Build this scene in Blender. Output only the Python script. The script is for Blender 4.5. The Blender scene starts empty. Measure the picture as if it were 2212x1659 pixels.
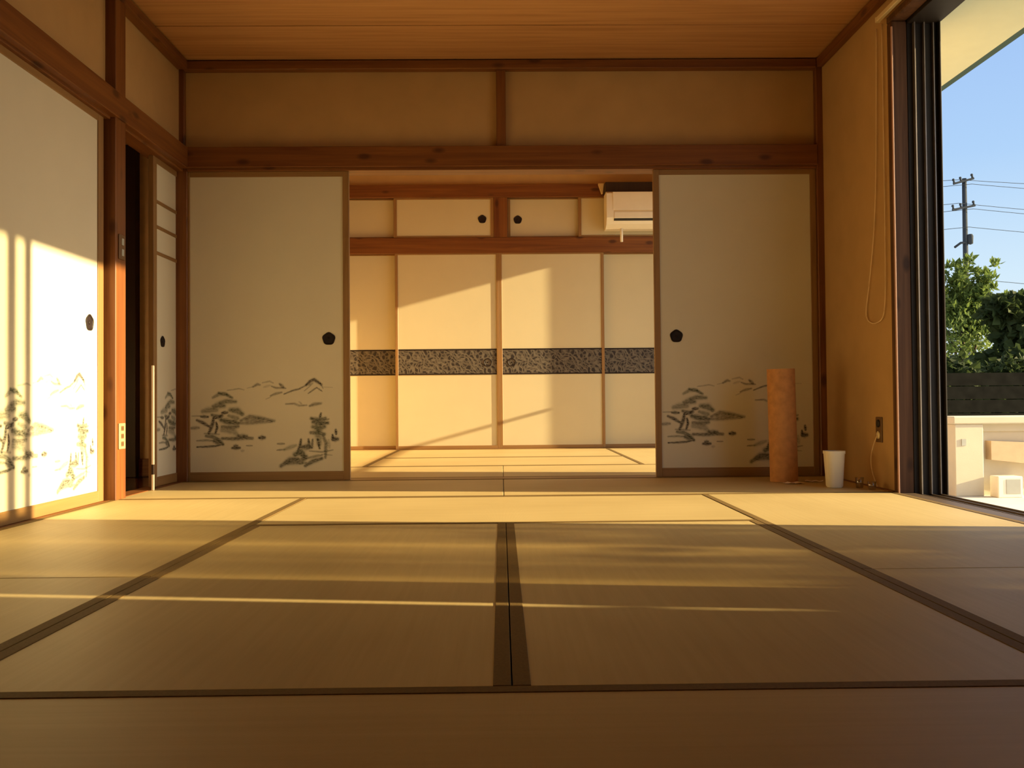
import bpy, bmesh, math, random
import numpy as np
from mathutils import Vector, Matrix
R = math.radians
scene = bpy.context.scene
C = scene.collection

# ------------------------------------------------------------------ helpers
def tag(o, label=None, cat=None, group=None, kind=None):
    if label: o['label'] = label
    if cat: o['category'] = cat
    if group: o['group'] = group
    if kind: o['kind'] = kind
    return o

def empty(name, loc=(0, 0, 0), rz=0.0):
    o = bpy.data.objects.new(name, None)
    o.empty_display_size = 0.05
    o.location = loc
    o.rotation_euler = (0, 0, rz)
    C.objects.link(o)
    return o

class MB:
    """collects shapes and links them as one mesh object"""
    def __init__(self):
        self.bm = bmesh.new()
    def box(self, x0, x1, y0, y1, z0, z1, bev=0.0, seg=1):
        t = bmesh.new()
        bmesh.ops.create_cube(t, size=1.0)
        for v in t.verts:
            v.co = Vector(((x0 + x1) / 2 + v.co.x * (x1 - x0), (y0 + y1) / 2 + v.co.y * (y1 - y0), (z0 + z1) / 2 + v.co.z * (z1 - z0)))
        if bev > 0:
            bmesh.ops.bevel(t, geom=t.edges[:], offset=bev, segments=seg, affect='EDGES', profile=0.5)
        self.add(t)
        return self
    def add(self, t, M=None):
        me = bpy.data.meshes.new('tmp')
        if M is not None:
            t.transform(M)
        t.to_mesh(me); t.free()
        self.bm.from_mesh(me)
        bpy.data.meshes.remove(me)
    def prism(self, pts, axis, a, b):
        """extrude a closed 2D outline along an axis: axis 'y' takes (x,z) pts, 'z' takes (x,y), 'x' takes (y,z)"""
        def P(p, h):
            return {'y': (p[0], h, p[1]), 'z': (p[0], p[1], h), 'x': (h, p[0], p[1])}[axis]
        t = bmesh.new()
        lo = [t.verts.new(P(p, a)) for p in pts]
        hi = [t.verts.new(P(p, b)) for p in pts]
        n = len(pts)
        for i in range(n):
            t.faces.new((lo[i], lo[(i + 1) % n], hi[(i + 1) % n], hi[i]))
        t.faces.new(lo[::-1]); t.faces.new(hi)
        bmesh.ops.recalc_face_normals(t, faces=t.faces[:])
        self.add(t)
        return self
    def lathe(self, prof, n=32, M=None):
        """prof: list of (r,z), spun about z"""
        t = bmesh.new()
        rings = []
        for r, z in prof:
            if r < 1e-6:
                rings.append([t.verts.new((0, 0, z))])
            else:
                rings.append([t.verts.new((r * math.cos(2 * math.pi * k / n), r * math.sin(2 * math.pi * k / n), z)) for k in range(n)])
        for a, b in zip(rings, rings[1:]):
            for k in range(n):
                k2 = (k + 1) % n
                if len(a) == 1 and len(b) == 1: continue
                if len(a) == 1: t.faces.new((a[0], b[k], b[k2]))
                elif len(b) == 1: t.faces.new((a[k], a[k2], b[0]))
                else: t.faces.new((a[k], a[k2], b[k2], b[k]))
        bmesh.ops.recalc_face_normals(t, faces=t.faces[:])
        self.add(t, M)
        return self
    def tube(self, pts, r, n=8, r2=None):
        pts = [Vector(p) for p in pts]
        t = bmesh.new()
        rings = []
        up = Vector((0, 0, 1))
        for i, p in enumerate(pts):
            d = (pts[min(i + 1, len(pts) - 1)] - pts[max(i - 1, 0)]).normalized()
            ref = up if abs(d.z) < 0.95 else Vector((1, 0, 0))
            a = d.cross(ref).normalized(); b = d.cross(a).normalized()
            rr = r if r2 is None else r + (r2 - r) * i / (len(pts) - 1)
            rings.append([t.verts.new(p + a * rr * math.cos(2 * math.pi * k / n) + b * rr * math.sin(2 * math.pi * k / n)) for k in range(n)])
        for A, B in zip(rings, rings[1:]):
            for k in range(n):
                t.faces.new((A[k], A[(k + 1) % n], B[(k + 1) % n], B[k]))
        t.faces.new(rings[0][::-1]); t.faces.new(rings[-1])
        bmesh.ops.recalc_face_normals(t, faces=t.faces[:])
        self.add(t)
        return self
    def build(self, name, mat, parent=None, smooth=False):
        me = bpy.data.meshes.new(name)
        self.bm.to_mesh(me); self.bm.free()
        if mat: me.materials.append(mat)
        if smooth:
            for p in me.polygons: p.use_smooth = True
        o = bpy.data.objects.new(name, me)
        C.objects.link(o)
        if parent: o.parent = parent
        return o

def smooth_by_angle(o, deg=35):
    me = o.data
    for p in me.polygons: p.use_smooth = True
    bm = bmesh.new(); bm.from_mesh(me)
    for e in bm.edges:
        if len(e.link_faces) == 2 and e.calc_face_angle(0) > R(deg):
            e.smooth = False
    bm.to_mesh(me); bm.free()

# ------------------------------------------------------------------ materials
def new_mat(name):
    m = bpy.data.materials.new(name); m.use_nodes = True
    nt = m.node_tree
    return m, nt, nt.nodes, nt.links, nt.nodes['Principled BSDF']

def N(nodes, t, **k):
    n = nodes.new(t)
    for a, b in k.items():
        if a in ('operation', 'blend_type', 'data_type', 'wave_type', 'bands_direction', 'attribute_name', 'feature', 'noise_dimensions', 'rings_direction', 'distance'):
            setattr(n, a, b)
        else:
            n.inputs[a].default_value = b
    return n

def ramp(nodes, stops):
    n = nodes.new('ShaderNodeValToRGB')
    e = n.color_ramp.elements
    e[0].position, e[0].color = stops[0][0], (*stops[0][1], 1)
    e[1].position, e[1].color = stops[-1][0], (*stops[-1][1], 1)
    for p, c in stops[1:-1]:
        x = e.new(p); x.color = (*c, 1)
    return n

def plain(name, col, rough=0.6, metal=0.0, spec=0.5, var=0.06, scale=12, bump=0.0, bscale=200):
    m, nt, nd, lk, b = new_mat(name)
    tc = N(nd, 'ShaderNodeTexCoord')
    no = N(nd, 'ShaderNodeTexNoise', Scale=scale, Detail=4.0)
    lk.new(tc.outputs['Object'], no.inputs['Vector'])
    r = ramp(nd, [(0.3, tuple(c * (1 - var) for c in col)), (0.7, tuple(min(1, c * (1 + var)) for c in col))])
    lk.new(no.outputs['Fac'], r.inputs['Fac'])
    lk.new(r.outputs['Color'], b.inputs['Base Color'])
    b.inputs['Roughness'].default_value = rough
    b.inputs['Metallic'].default_value = metal
    b.inputs['Specular IOR Level'].default_value = spec
    if bump > 0:
        n2 = N(nd, 'ShaderNodeTexNoise', Scale=bscale, Detail=3.0)
        lk.new(tc.outputs['Object'], n2.inputs['Vector'])
        bp = N(nd, 'ShaderNodeBump', Strength=bump, Distance=0.002)
        lk.new(n2.outputs['Fac'], bp.inputs['Height'])
        lk.new(bp.outputs['Normal'], b.inputs['Normal'])
    return m

def wood(name, dark, light, axis='z', knots=True, rough=0.45, grain=1.0, spec=0.4):
    """cedar: grain streaks along an axis, scattered dark knots"""
    m, nt, nd, lk, b = new_mat(name)
    tc = N(nd, 'ShaderNodeTexCoord')
    mp = N(nd, 'ShaderNodeMapping')
    s = {'x': (1.2, 34, 34), 'y': (34, 1.2, 34), 'z': (34, 34, 1.2)}[axis]
    mp.inputs['Scale'].default_value = tuple(v * grain for v in s)
    lk.new(tc.outputs['Object'], mp.inputs['Vector'])
    no = N(nd, 'ShaderNodeTexNoise', Scale=1.0, Detail=6.0, Roughness=0.6, Distortion=0.6)
    lk.new(mp.outputs['Vector'], no.inputs['Vector'])
    r = ramp(nd, [(0.28, dark), (0.72, light)])
    lk.new(no.outputs['Fac'], r.inputs['Fac'])
    out = r.outputs['Color']
    if knots:
        mp2 = N(nd, 'ShaderNodeMapping')
        s2 = {'x': (4.0, 9, 9), 'y': (9, 4.0, 9), 'z': (9, 9, 4.0)}[axis]
        mp2.inputs['Scale'].default_value = s2
        mp2.inputs['Location'].default_value = (0.37, 0.21, 0.53)
        lk.new(tc.outputs['Object'], mp2.inputs['Vector'])
        vo = N(nd, 'ShaderNodeTexVoronoi', Scale=1.0, Randomness=1.0)
        lk.new(mp2.outputs['Vector'], vo.inputs['Vector'])
        kr = ramp(nd, [(0.09, (1, 1, 1)), (0.20, (0, 0, 0))])
        lk.new(vo.outputs['Distance'], kr.inputs['Fac'])
        mx = N(nd, 'ShaderNodeMix', data_type='RGBA')
        mul = N(nd, 'ShaderNodeMath', operation='MULTIPLY')
        mul.inputs[1].default_value = 0.75
        lk.new(kr.outputs['Color'], mul.inputs[0])
        lk.new(mul.outputs[0], mx.inputs[0])
        lk.new(out, mx.inputs[6])
        mx.inputs[7].default_value = (dark[0] * 0.35, dark[1] * 0.3, dark[2] * 0.3, 1)
        out = mx.outputs[2]
    lk.new(out, b.inputs['Base Color'])
    b.inputs['Roughness'].default_value = rough
    b.inputs['Specular IOR Level'].default_value = spec
    bp = N(nd, 'ShaderNodeBump', Strength=0.12, Distance=0.002)
    lk.new(no.outputs['Fac'], bp.inputs['Height'])
    lk.new(bp.outputs['Normal'], b.inputs['Normal'])
    return m

WD, WL = (0.120, 0.035, 0.009), (0.235, 0.090, 0.021)
W_X = wood('cedar_along_x', WD, WL, 'x')
W_Y = wood('cedar_along_y', WD, WL, 'y')
W_Z = wood('cedar_along_z', WD, WL, 'z')
FD, FL = (0.22, 0.120, 0.042), (0.33, 0.185, 0.070)
F_X = wood('door_frame_along_x', FD, FL, 'x', knots=False)
F_Z = wood('door_frame_along_z', FD, FL, 'z', knots=False)
DARKW = wood('dark_door_wood', (0.018, 0.008, 0.004), (0.035, 0.016, 0.007), 'z', knots=False, rough=0.5)
HALLF = wood('hall_floor_boards', (0.06, 0.025, 0.008), (0.12, 0.05, 0.016), 'x', knots=False, rough=0.12, spec=0.6)
PLASTER = plain('sand_plaster', (0.47, 0.30, 0.130), rough=0.9, spec=0.15, var=0.05, scale=6, bump=0.25, bscale=260)
PLASTER2 = plain('pale_sand_plaster', (0.52, 0.35, 0.155), rough=0.9, spec=0.15, var=0.05, scale=6, bump=0.25, bscale=260)
DARKGAP = plain('shadow_gap_underlay', (0.05, 0.035, 0.02), rough=0.9)
BRONZE = plain('dark_bronze', (0.016, 0.009, 0.008), rough=0.6, metal=0.0, spec=0.25, var=0.3, scale=60)
WHITEPL = plain('off_white_plastic', (0.80, 0.75, 0.62), rough=0.38, var=0.02)
CREAMPL = plain('cream_plastic', (0.70, 0.58, 0.34), rough=0.4, var=0.02)
BLACKAL = plain('dark_bronze_aluminium', (0.018, 0.013, 0.010), rough=0.55, metal=0.0, spec=0.25, var=0.1)
JAMBW = wood('weathered_jamb_wood', (0.055, 0.022, 0.009), (0.13, 0.060, 0.026), 'z', rough=0.6, spec=0.2)
SILLW = wood('weathered_sill_wood', (0.060, 0.038, 0.020), (0.11, 0.072, 0.040), 'y', knots=False, rough=0.5)
GREYAL = plain('worn_aluminium_lip', (0.22, 0.19, 0.17), rough=0.35, metal=0.6, var=0.1)
SILLAL = plain('sill_aluminium', (0.13, 0.10, 0.075), rough=0.4, metal=0.3, var=0.1)
BLACKS = plain('black_slot', (0.01, 0.007, 0.006), rough=0.6)
SOFFIT = plain('cream_soffit', (0.47, 0.55, 0.46), rough=0.85, var=0.02)
GUTTER = plain('grey_green_gutter', (0.030, 0.072, 0.078), rough=0.6, spec=0.2)
HALLW = plain('pale_hall_plaster', (0.78, 0.60, 0.40), rough=0.9)
OUTL = plain('outlet_cream', (0.34, 0.25, 0.13), rough=0.5)
CORK = plain('cork_brown_roll', (0.50, 0.24, 0.085), rough=0.8, var=0.15, scale=30, bump=0.3, bscale=120)
CREAMW = plain('cream_render', (0.54, 0.49, 0.38), rough=0.9, var=0.04, scale=5, bump=0.2, bscale=90)
CONC = plain('pale_concrete', (0.56, 0.55, 0.50), rough=0.9, var=0.06, scale=3, bump=0.2, bscale=60)
POLE = plain('utility_pole_grey', (0.040, 0.048, 0.058), rough=0.9, spec=0.1, var=0.1)
FENCE = plain('dark_stained_board', (0.010, 0.010, 0.008), rough=0.95, spec=0.05, var=0.3, scale=8)
TRUNK = plain('bark', (0.07, 0.05, 0.035), rough=0.9, var=0.3, scale=20, bump=0.5, bscale=40)
CORDM = plain('pale_cord', (0.80, 0.62, 0.38), rough=0.7)
BLOCKS = plain('grey_meter_face', (0.35, 0.36, 0.33), rough=0.5)
PAPERM = plain('loose_paper', (0.72, 0.60, 0.50), rough=0.8)

def ceiling_mat():
    m, nt, nd, lk, b = new_mat('ceiling_cedar_board')
    tc = N(nd, 'ShaderNodeTexCoord')
    mp = N(nd, 'ShaderNodeMapping'); mp.inputs['Scale'].default_value = (1.3, 45, 1)
    lk.new(tc.outputs['Object'], mp.inputs['Vector'])
    no = N(nd, 'ShaderNodeTexNoise', Scale=1.0, Detail=7.0, Roughness=0.62)
    lk.new(mp.outputs['Vector'], no.inputs['Vector'])
    r = ramp(nd, [(0.3, (0.38, 0.185, 0.072)), (0.5, (0.49, 0.255, 0.105)), (0.75, (0.57, 0.31, 0.135))])
    lk.new(no.outputs['Fac'], r.inputs['Fac'])
    lk.new(r.outputs['Color'], b.inputs['Base Color'])
    b.inputs['Roughness'].default_value = 0.5
    b.inputs['Specular IOR Level'].default_value = 0.3
    return m
CEIL = ceiling_mat()

def paper_mat(name, col, painted):
    m, nt, nd, lk, b = new_mat(name)
    tc = N(nd, 'ShaderNodeTexCoord')
    no = N(nd, 'ShaderNodeTexNoise', Scale=5.0, Detail=3.0)
    lk.new(tc.outputs['Object'], no.inputs['Vector'])
    r = ramp(nd, [(0.3, tuple(c * 0.97 for c in col)), (0.7, col)])
    lk.new(no.outputs['Fac'], r.inputs['Fac'])
    out = r.outputs['Color']
    if painted:
        at = N(nd, 'ShaderNodeAttribute', attribute_name='ink')
        # brush texture on the ink strokes
        mp = N(nd, 'ShaderNodeMapping'); mp.inputs['Scale'].default_value = (60, 60, 150)
        lk.new(tc.outputs['Object'], mp.inputs['Vector'])
        n2 = N(nd, 'ShaderNodeTexNoise', Scale=1.0, Detail=3.0)
        lk.new(mp.outputs['Vector'], n2.inputs['Vector'])
        mr = N(nd, 'ShaderNodeMapRange'); mr.inputs[1].default_value = 0.3; mr.inputs[2].default_value = 0.7
        mr.inputs[3].default_value = 0.62; mr.inputs[4].default_value = 1.12
        lk.new(n2.outputs['Fac'], mr.inputs[0])
        sep = N(nd, 'ShaderNodeSeparateColor')
        lk.new(at.outputs['Color'], sep.inputs[0])
        mu = N(nd, 'ShaderNodeMath', operation='MULTIPLY'); mu.use_clamp = True
        lk.new(sep.outputs[0], mu.inputs[0]); lk.new(mr.outputs[0], mu.inputs[1])
        mc = N(nd, 'ShaderNodeMix', data_type='RGBA')
        lk.new(sep.outputs[1], mc.inputs[0])
        mc.inputs[6].default_value = (0.034, 0.028, 0.024, 1)
        mc.inputs[7].default_value = (0.060, 0.074, 0.044, 1)
        mx = N(nd, 'ShaderNodeMix', data_type='RGBA')
        lk.new(mu.outputs[0], mx.inputs[0]); lk.new(out, mx.inputs[6]); lk.new(mc.outputs[2], mx.inputs[7])
        out = mx.outputs[2]
    lk.new(out, b.inputs['Base Color'])
    b.inputs['Roughness'].default_value = 0.8
    b.inputs['Specular IOR Level'].default_value = 0.2
    return m
PAPER = paper_mat('door_paper_ink_landscape', (0.67, 0.625, 0.49), True)
PAPER2 = paper_mat('closet_door_paper', (0.60, 0.54, 0.36), False)

def tatami_mat():
    m, nt, nd, lk, b = new_mat('woven_rush')
    tc = N(nd, 'ShaderNodeTexCoord')
    mp = N(nd, 'ShaderNodeMapping'); mp.inputs['Scale'].default_value = (1.0, 30, 1)
    lk.new(tc.outputs['Object'], mp.inputs['Vector'])
    no = N(nd, 'ShaderNodeTexNoise', Scale=2.0, Detail=5.0, Roughness=0.65)
    lk.new(mp.outputs['Vector'], no.inputs['Vector'])
    n3 = N(nd, 'ShaderNodeTexNoise', Scale=2.2, Detail=2.0)
    lk.new(tc.outputs['Object'], n3.inputs['Vector'])
    ad = N(nd, 'ShaderNodeMath', operation='MULTIPLY_ADD'); ad.inputs[1].default_value = 0.5
    lk.new(n3.outputs['Fac'], ad.inputs[0]); 
    mh = N(nd, 'ShaderNodeMath', operation='MULTIPLY'); mh.inputs[1].default_value = 0.5
    lk.new(no.outputs['Fac'], mh.inputs[0]); lk.new(mh.outputs[0], ad.inputs[2])
    r = ramp(nd, [(0.3, (0.43, 0.325, 0.142)), (0.7, (0.54, 0.425, 0.20))])
    lk.new(ad.outputs[0], r.inputs['Fac'])
    lk.new(r.outputs['Color'], b.inputs['Base Color'])
    b.inputs['Roughness'].default_value = 0.52
    b.inputs['Specular IOR Level'].default_value = 0.33
    wv = N(nd, 'ShaderNodeTexWave', Scale=150.0, Distortion=0.6); wv.bands_direction = 'X'
    wv.inputs['Detail'].default_value = 1.0
    lk.new(tc.outputs['Object'], wv.inputs['Vector'])
    bp = N(nd, 'ShaderNodeBump', Strength=0.12, Distance=0.001)
    lk.new(wv.outputs['Fac'], bp.inputs['Height'])
    lk.new(bp.outputs['Normal'], b.inputs['Normal'])
    return m
RUSH = tatami_mat()
HERI = plain('olive_brown_cloth_border', (0.165, 0.105, 0.034), rough=0.75, spec=0.2, var=0.12, scale=200)

def band_mat():
    m, nt, nd, lk, b = new_mat('dark_wave_pattern_band')
    tc = N(nd, 'ShaderNodeTexCoord')
    no = N(nd, 'ShaderNodeTexNoise', Scale=9.0, Detail=1.0)
    lk.new(tc.outputs['Object'], no.inputs['Vector'])
    mxv = N(nd, 'ShaderNodeMix', data_type='VECTOR'); mxv.inputs[0].default_value = 0.10
    lk.new(tc.outputs['Object'], mxv.inputs[4]); lk.new(no.outputs['Color'], mxv.inputs[5])
    w = N(nd, 'ShaderNodeTexWave', Scale=11.0, Distortion=9.0, Detail=1.5)
    w.inputs['Detail Scale'].default_value = 1.6; w.bands_direction = 'DIAGONAL'
    lk.new(mxv.outputs[1], w.inputs['Vector'])
    vo = N(nd, 'ShaderNodeTexVoronoi', Scale=24.0, feature='DISTANCE_TO_EDGE')
    lk.new(tc.outputs['Object'], vo.inputs['Vector'])
    vr = ramp(nd, [(0.05, (1, 1, 1)), (0.16, (0, 0, 0))])
    lk.new(vo.outputs['Distance'], vr.inputs['Fac'])
    wr = ramp(nd, [(0.55, (0, 0, 0)), (0.85, (1, 1, 1))])
    lk.new(w.outputs['Fac'], wr.inputs['Fac'])
    ad = N(nd, 'ShaderNodeMath', operation='MAXIMUM')
    lk.new(wr.outputs['Color'], ad.inputs[0])
    hm = N(nd, 'ShaderNodeMath', operation='MULTIPLY'); hm.inputs[1].default_value = 0.7
    lk.new(vr.outputs['Color'], hm.inputs[0]); lk.new(hm.outputs[0], ad.inputs[1])
    r = ramp(nd, [(0.0, (0.014, 0.008, 0.007)), (1.0, (0.125, 0.105, 0.080))])
    lk.new(ad.outputs[0], r.inputs['Fac'])
    lk.new(r.outputs['Color'], b.inputs['Base Color'])
    b.inputs['Roughness'].default_value = 0.6
    return m
BAND = band_mat()

def leaf_mat(name, c1, c2):
    m, nt, nd, lk, b = new_mat(name)
    oi = N(nd, 'ShaderNodeTexCoord')
    no = N(nd, 'ShaderNodeTexNoise', Scale=3.0, Detail=3.0)
    lk.new(oi.outputs['Object'], no.inputs['Vector'])
    r = ramp(nd, [(0.3, c1), (0.7, c2)])
    lk.new(no.outputs['Fac'], r.inputs['Fac'])
    lk.new(r.outputs['Color'], b.inputs['Base Color'])
    b.inputs['Roughness'].default_value = 0.7
    b.inputs['Specular IOR Level'].default_value = 0.15
    tr = N(nd, 'ShaderNodeBsdfTranslucent')
    lk.new(r.outputs['Color'], tr.inputs['Color'])
    ms = N(nd, 'ShaderNodeMixShader'); ms.inputs[0].default_value = 0.35
    lk.new(b.outputs[0], ms.inputs[1]); lk.new(tr.outputs[0], ms.inputs[2])
    lk.new(ms.outputs[0], nd['Material Output'].inputs['Surface'])
    return m
LEAF1 = leaf_mat('light_green_leaf', (0.09, 0.14, 0.030), (0.17, 0.23, 0.06))  # lighter green for the tree's leaves
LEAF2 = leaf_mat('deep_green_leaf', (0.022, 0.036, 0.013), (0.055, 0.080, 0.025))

def glass_mat(name, tint, gloss=0.08):
    m, nt, nd, lk, b = new_mat(name)
    nd.remove(b)
    tr = N(nd, 'ShaderNodeBsdfTransparent'); tr.inputs['Color'].default_value = (*tint, 1)
    gl = N(nd, 'ShaderNodeBsdfGlossy', Roughness=0.02)
    ms = N(nd, 'ShaderNodeMixShader'); ms.inputs[0].default_value = gloss
    lk.new(tr.outputs[0], ms.inputs[1]); lk.new(gl.outputs[0], ms.inputs[2])
    lk.new(ms.outputs[0], nd['Material Output'].inputs['Surface'])
    return m
GLASS = glass_mat('clear_window_glass', (0.80, 0.80, 0.74))
CLEARPL = glass_mat('clear_thin_plastic', (0.86, 0.82, 0.76), 0.25)

def reeded_mat():
    """obscure lower pane: vertical reeds of uneven density"""
    m, nt, nd, lk, b = new_mat('reeded_obscure_glass')
    nd.remove(b)
    tc = N(nd, 'ShaderNodeTexCoord')
    mp = N(nd, 'ShaderNodeMapping'); mp.inputs['Scale'].default_value = (1, 3.6, 0.2)
    lk.new(tc.outputs['Object'], mp.inputs['Vector'])
    no = N(nd, 'ShaderNodeTexNoise', Scale=1.0, Detail=2.0)
    lk.new(mp.outputs['Vector'], no.inputs['Vector'])
    r = ramp(nd, [(0.34, (0.22, 0.21, 0.18)), (0.66, (0.74, 0.70, 0.60))])
    lk.new(no.outputs['Fac'], r.inputs['Fac'])
    tr = N(nd, 'ShaderNodeBsdfTransparent'); lk.new(r.outputs['Color'], tr.inputs['Color'])
    tl = N(nd, 'ShaderNodeBsdfTranslucent'); tl.inputs['Color'].default_value = (0.6, 0.6, 0.55, 1)
    ms = N(nd, 'ShaderNodeMixShader'); ms.inputs[0].default_value = 0.12
    lk.new(tr.outputs[0], ms.inputs[1]); lk.new(tl.outputs[0], ms.inputs[2])
    lk.new(ms.outputs[0], nd['Material Output'].inputs['Surface'])
    return m
REEDED = reeded_mat()

# ------------------------------------------------------------------ dimensions (metres; camera over y=0, tatami top z=0)
YB = 5.022            # back edge of the main room's mats
XL, XR = -1.80, 1.84  # left sill line, right plaster face
CZ = 2.385            # main ceiling
YC = 8.14             # closet front in the second room
CZ2 = 2.72
XO = 2.05             # outer face of the right wall

def struct(o, label=None, cat=None):
    return tag(o, label, cat, kind='structure')

# ------------------------------------------------------------------ shell
f = MB().box(-1.93, 2.04, -0.72, 5.02, -0.20, -0.056)
f.box(-1.93, 2.04, 5.02, 8.30, -0.20, -0.056)
struct(f.build('floor', DARKGAP), 'subfloor under the straw mats of both rooms', 'floor')

# ceiling of the main room: boards running across, narrow dark joints
b = MB()
y = YB + 0.09
step = 0.465
edges = [YB + 0.09] + [4.556 - step * i for i in range(12)]
for a, c in zip(edges, edges[1:]):
    b.box(-1.93, 2.0, c + 0.005, a - 0.004, CZ, CZ + 0.02)
ceil = b.build('ceiling', CEIL)
MB().box(-1.95, 2.04, -0.75, 5.11, CZ + 0.021, CZ + 0.06).build('ceiling_backing', BLACKS, ceil)
struct(ceil, 'cedar board ceiling of the near room, boards running across', 'ceiling')
struct(MB().box(-1.95, 2.04, 5.11, 8.95, CZ2, CZ2 + 0.06).build('ceiling', CEIL), 'board ceiling of the second room behind the sliding doors', 'ceiling')

# ---- back wall: plaster above the beam
struct(MB().box(-1.93, 1.95, YB + 0.035, YB + 0.075, 1.80, CZ + 0.3).build('wall_back', PLASTER), 'brown sand plaster above the back beam', 'wall')
# ---- left wall plaster above the beam + lower wall to the near side of the sliding door
w = MB().box(-1.90, -1.825, -0.72, YB + 0.05, 1.80, CZ)
w.box(-1.90, -1.825, -0.72, 2.16, -0.06, 1.80)
struct(w.build('wall_left', PLASTER), 'brown sand plaster above the left beam', 'wall')
# ---- right wall: plaster bay, part over the windows, part near the camera, second room side
w = MB()
w.box(XR, XO, 4.135, 5.25, -0.06, CZ2)
w.box(XR, XO, -0.72, 4.135, 2.235, CZ2)
w.box(XR, XO, -0.72, 0.90, -0.06, 2.235)
w.box(XR, XO, 5.25, 8.30, 2.20, CZ2)
w.box(XR, XO, 7.956, 8.95, -0.06, 2.20)
w.box(XR + 0.08, XO, -0.72, 4.135, -0.5, -0.085)
w.box(XR + 0.08, XO, 5.25, 8.30, -0.5, -0.06)
struct(w.build('wall_right', PLASTER), 'brown sand plaster bay between the back corner and the window', 'wall')
struct(MB().box(-1.95, 2.04, -0.78, -0.72, -0.06, CZ).build('wall_front', PLASTER), 'plaster wall behind the camera', 'wall')
# ---- second room: left wall, wall over the closet, closet interior back
struct(MB().box(-1.93, -1.85, 5.13, 8.95, -0.06, CZ2).build('wall_left_2', PLASTER2), 'left plaster wall of the second room', 'wall')
struct(MB().box(-1.93, 1.95, YC + 0.03, YC + 0.07, 2.40, CZ2).build('wall_back_2', PLASTER2), 'pale plaster strip above the closet beam', 'wall')
struct(MB().box(-1.93, 2.0, 8.90, 8.95, -0.06, CZ2).build('wall_back_3', DARKGAP), 'back of the closet', 'wall')
# ---- hallway beyond the left doorway
struct(MB().box(-2.85, -1.905, 3.0, 5.62, -0.20, -0.012).build('floor_hall', HALLF), 'glossy dark wooden hallway floor', 'floor')
w = MB().box(-2.33, -1.935, 5.56, 5.62, -0.06, 2.40)
struct(w.build('wall_hall', HALLW), 'plaster hallway wall seen through the left doorway', 'wall')
w = MB().box(-2.90, -2.85, 3.0, 5.62, -0.2, 2.4).box(-2.90, -1.90, 2.94, 3.0, -0.2, 2.4).box(-2.90, -2.33, 5.62, 5.66, -0.2, 2.4)
struct(w.build('wall_hall_side', HALLW), 'far hallway walls in the dark', 'wall')
struct(MB().box(-2.90, -1.90, 2.94, 5.66, 2.40, 2.45).build('ceiling_hall', PLASTER), 'hallway ceiling', 'ceiling')
struct(MB().box(-2.33, -1.935, 5.543, 5.559, -0.012, 0.10, 0.003).build('baseboard_hall', W_X), 'dark wooden baseboard of the hallway wall', 'baseboard')
struct(MB().box(-2.845, -2.262, 5.50, 5.60, -0.012, 2.05, 0.003).build('door_1', DARKW), 'dark wooden door at the hallway end', 'door')

# ------------------------------------------------------------------ timber trim
tn = [0]
def trim(mb, mat, label):
    tn[0] += 1
    return struct(mb.build('trim_%d' % tn[0], mat), label, 'trim')
BV = 0.003
# back wall posts, lintel, beam
trim(MB().box(-1.88, -1.778, YB + 0.002, YB + 0.11, -0.05, 1.80, BV), W_Z, 'cedar corner post between left doorway and back doors')
trim(MB().box(-1.84, -1.795, YB + 0.005, YB + 0.05, 1.80, CZ, BV), W_Z, 'slim upper corner post at back left')
trim(MB().box(1.803, 1.845, YB - 0.008, YB + 0.11, -0.05, CZ, BV), W_Z, 'cedar corner post at back right')
trim(MB().box(-1.795, 1.803, YB - 0.022, YB + 0.034, 1.772, 1.888, BV), W_X, 'long cedar beam across the back wall')
trim(MB().box(-1.778, 1.803, YB - 0.004, YB + 0.115, 1.755, 1.802, BV), W_X, 'grooved head rail above the back sliding doors')
trim(MB().box(-0.023, 0.031, YB + 0.0, YB + 0.034, 1.888, 2.328, BV), W_Z, 'short cedar strut in the plaster above the back beam')
trim(MB().box(-1.795, 1.803, YB - 0.022, YB + 0.034, 2.328, 2.378, BV), W_X, 'ceiling edge moulding along the back wall')
trim(MB().box(-1.778, 1.803, YB + 0.002, YB + 0.115, -0.05, 0.0015, 0.002), F_X, 'wooden sill under the back sliding doors')
# left wall
trim(MB().box(-1.90, -1.776, 4.092, 4.200, -0.05, CZ, BV), W_Z, 'cedar post beside the left doorway')
trim(MB().box(-1.824, -1.765, -0.70, YB - 0.022, 1.766, 1.886, BV), W_Y, 'long cedar beam along the left wall')
m = MB().box(-1.895, -1.800, -0.70, 4.092, 1.755, 1.802, BV).box(-1.895, -1.800, 4.20, YB + 0.002, 1.755, 1.802, BV)
trim(m, W_Y, 'grooved head rail of the left wall')
trim(MB().box(-1.824, -1.765, -0.70, YB - 0.022, 2.328, 2.378, BV), W_Y, 'ceiling edge moulding along the left wall')
m = MB().box(-1.93, -1.803, -0.70, 4.092, -0.055, 0.0015, 0.002).box(-1.90, -1.803, 4.20, YB + 0.002, -0.05, 0.0015, 0.002)
trim(m, W_Y, 'wooden sill along the left wall')
# right wall
trim(MB().box(1.803, 1.84, -0.70, YB - 0.022, 2.328, 2.378, BV), W_Y, 'ceiling edge moulding along the right wall')
trim(MB().box(1.818, 1.839, 4.136, YB - 0.01, -0.05, 0.004, 0.002), W_Y, 'thin wooden edge strip under the right plaster')

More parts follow.
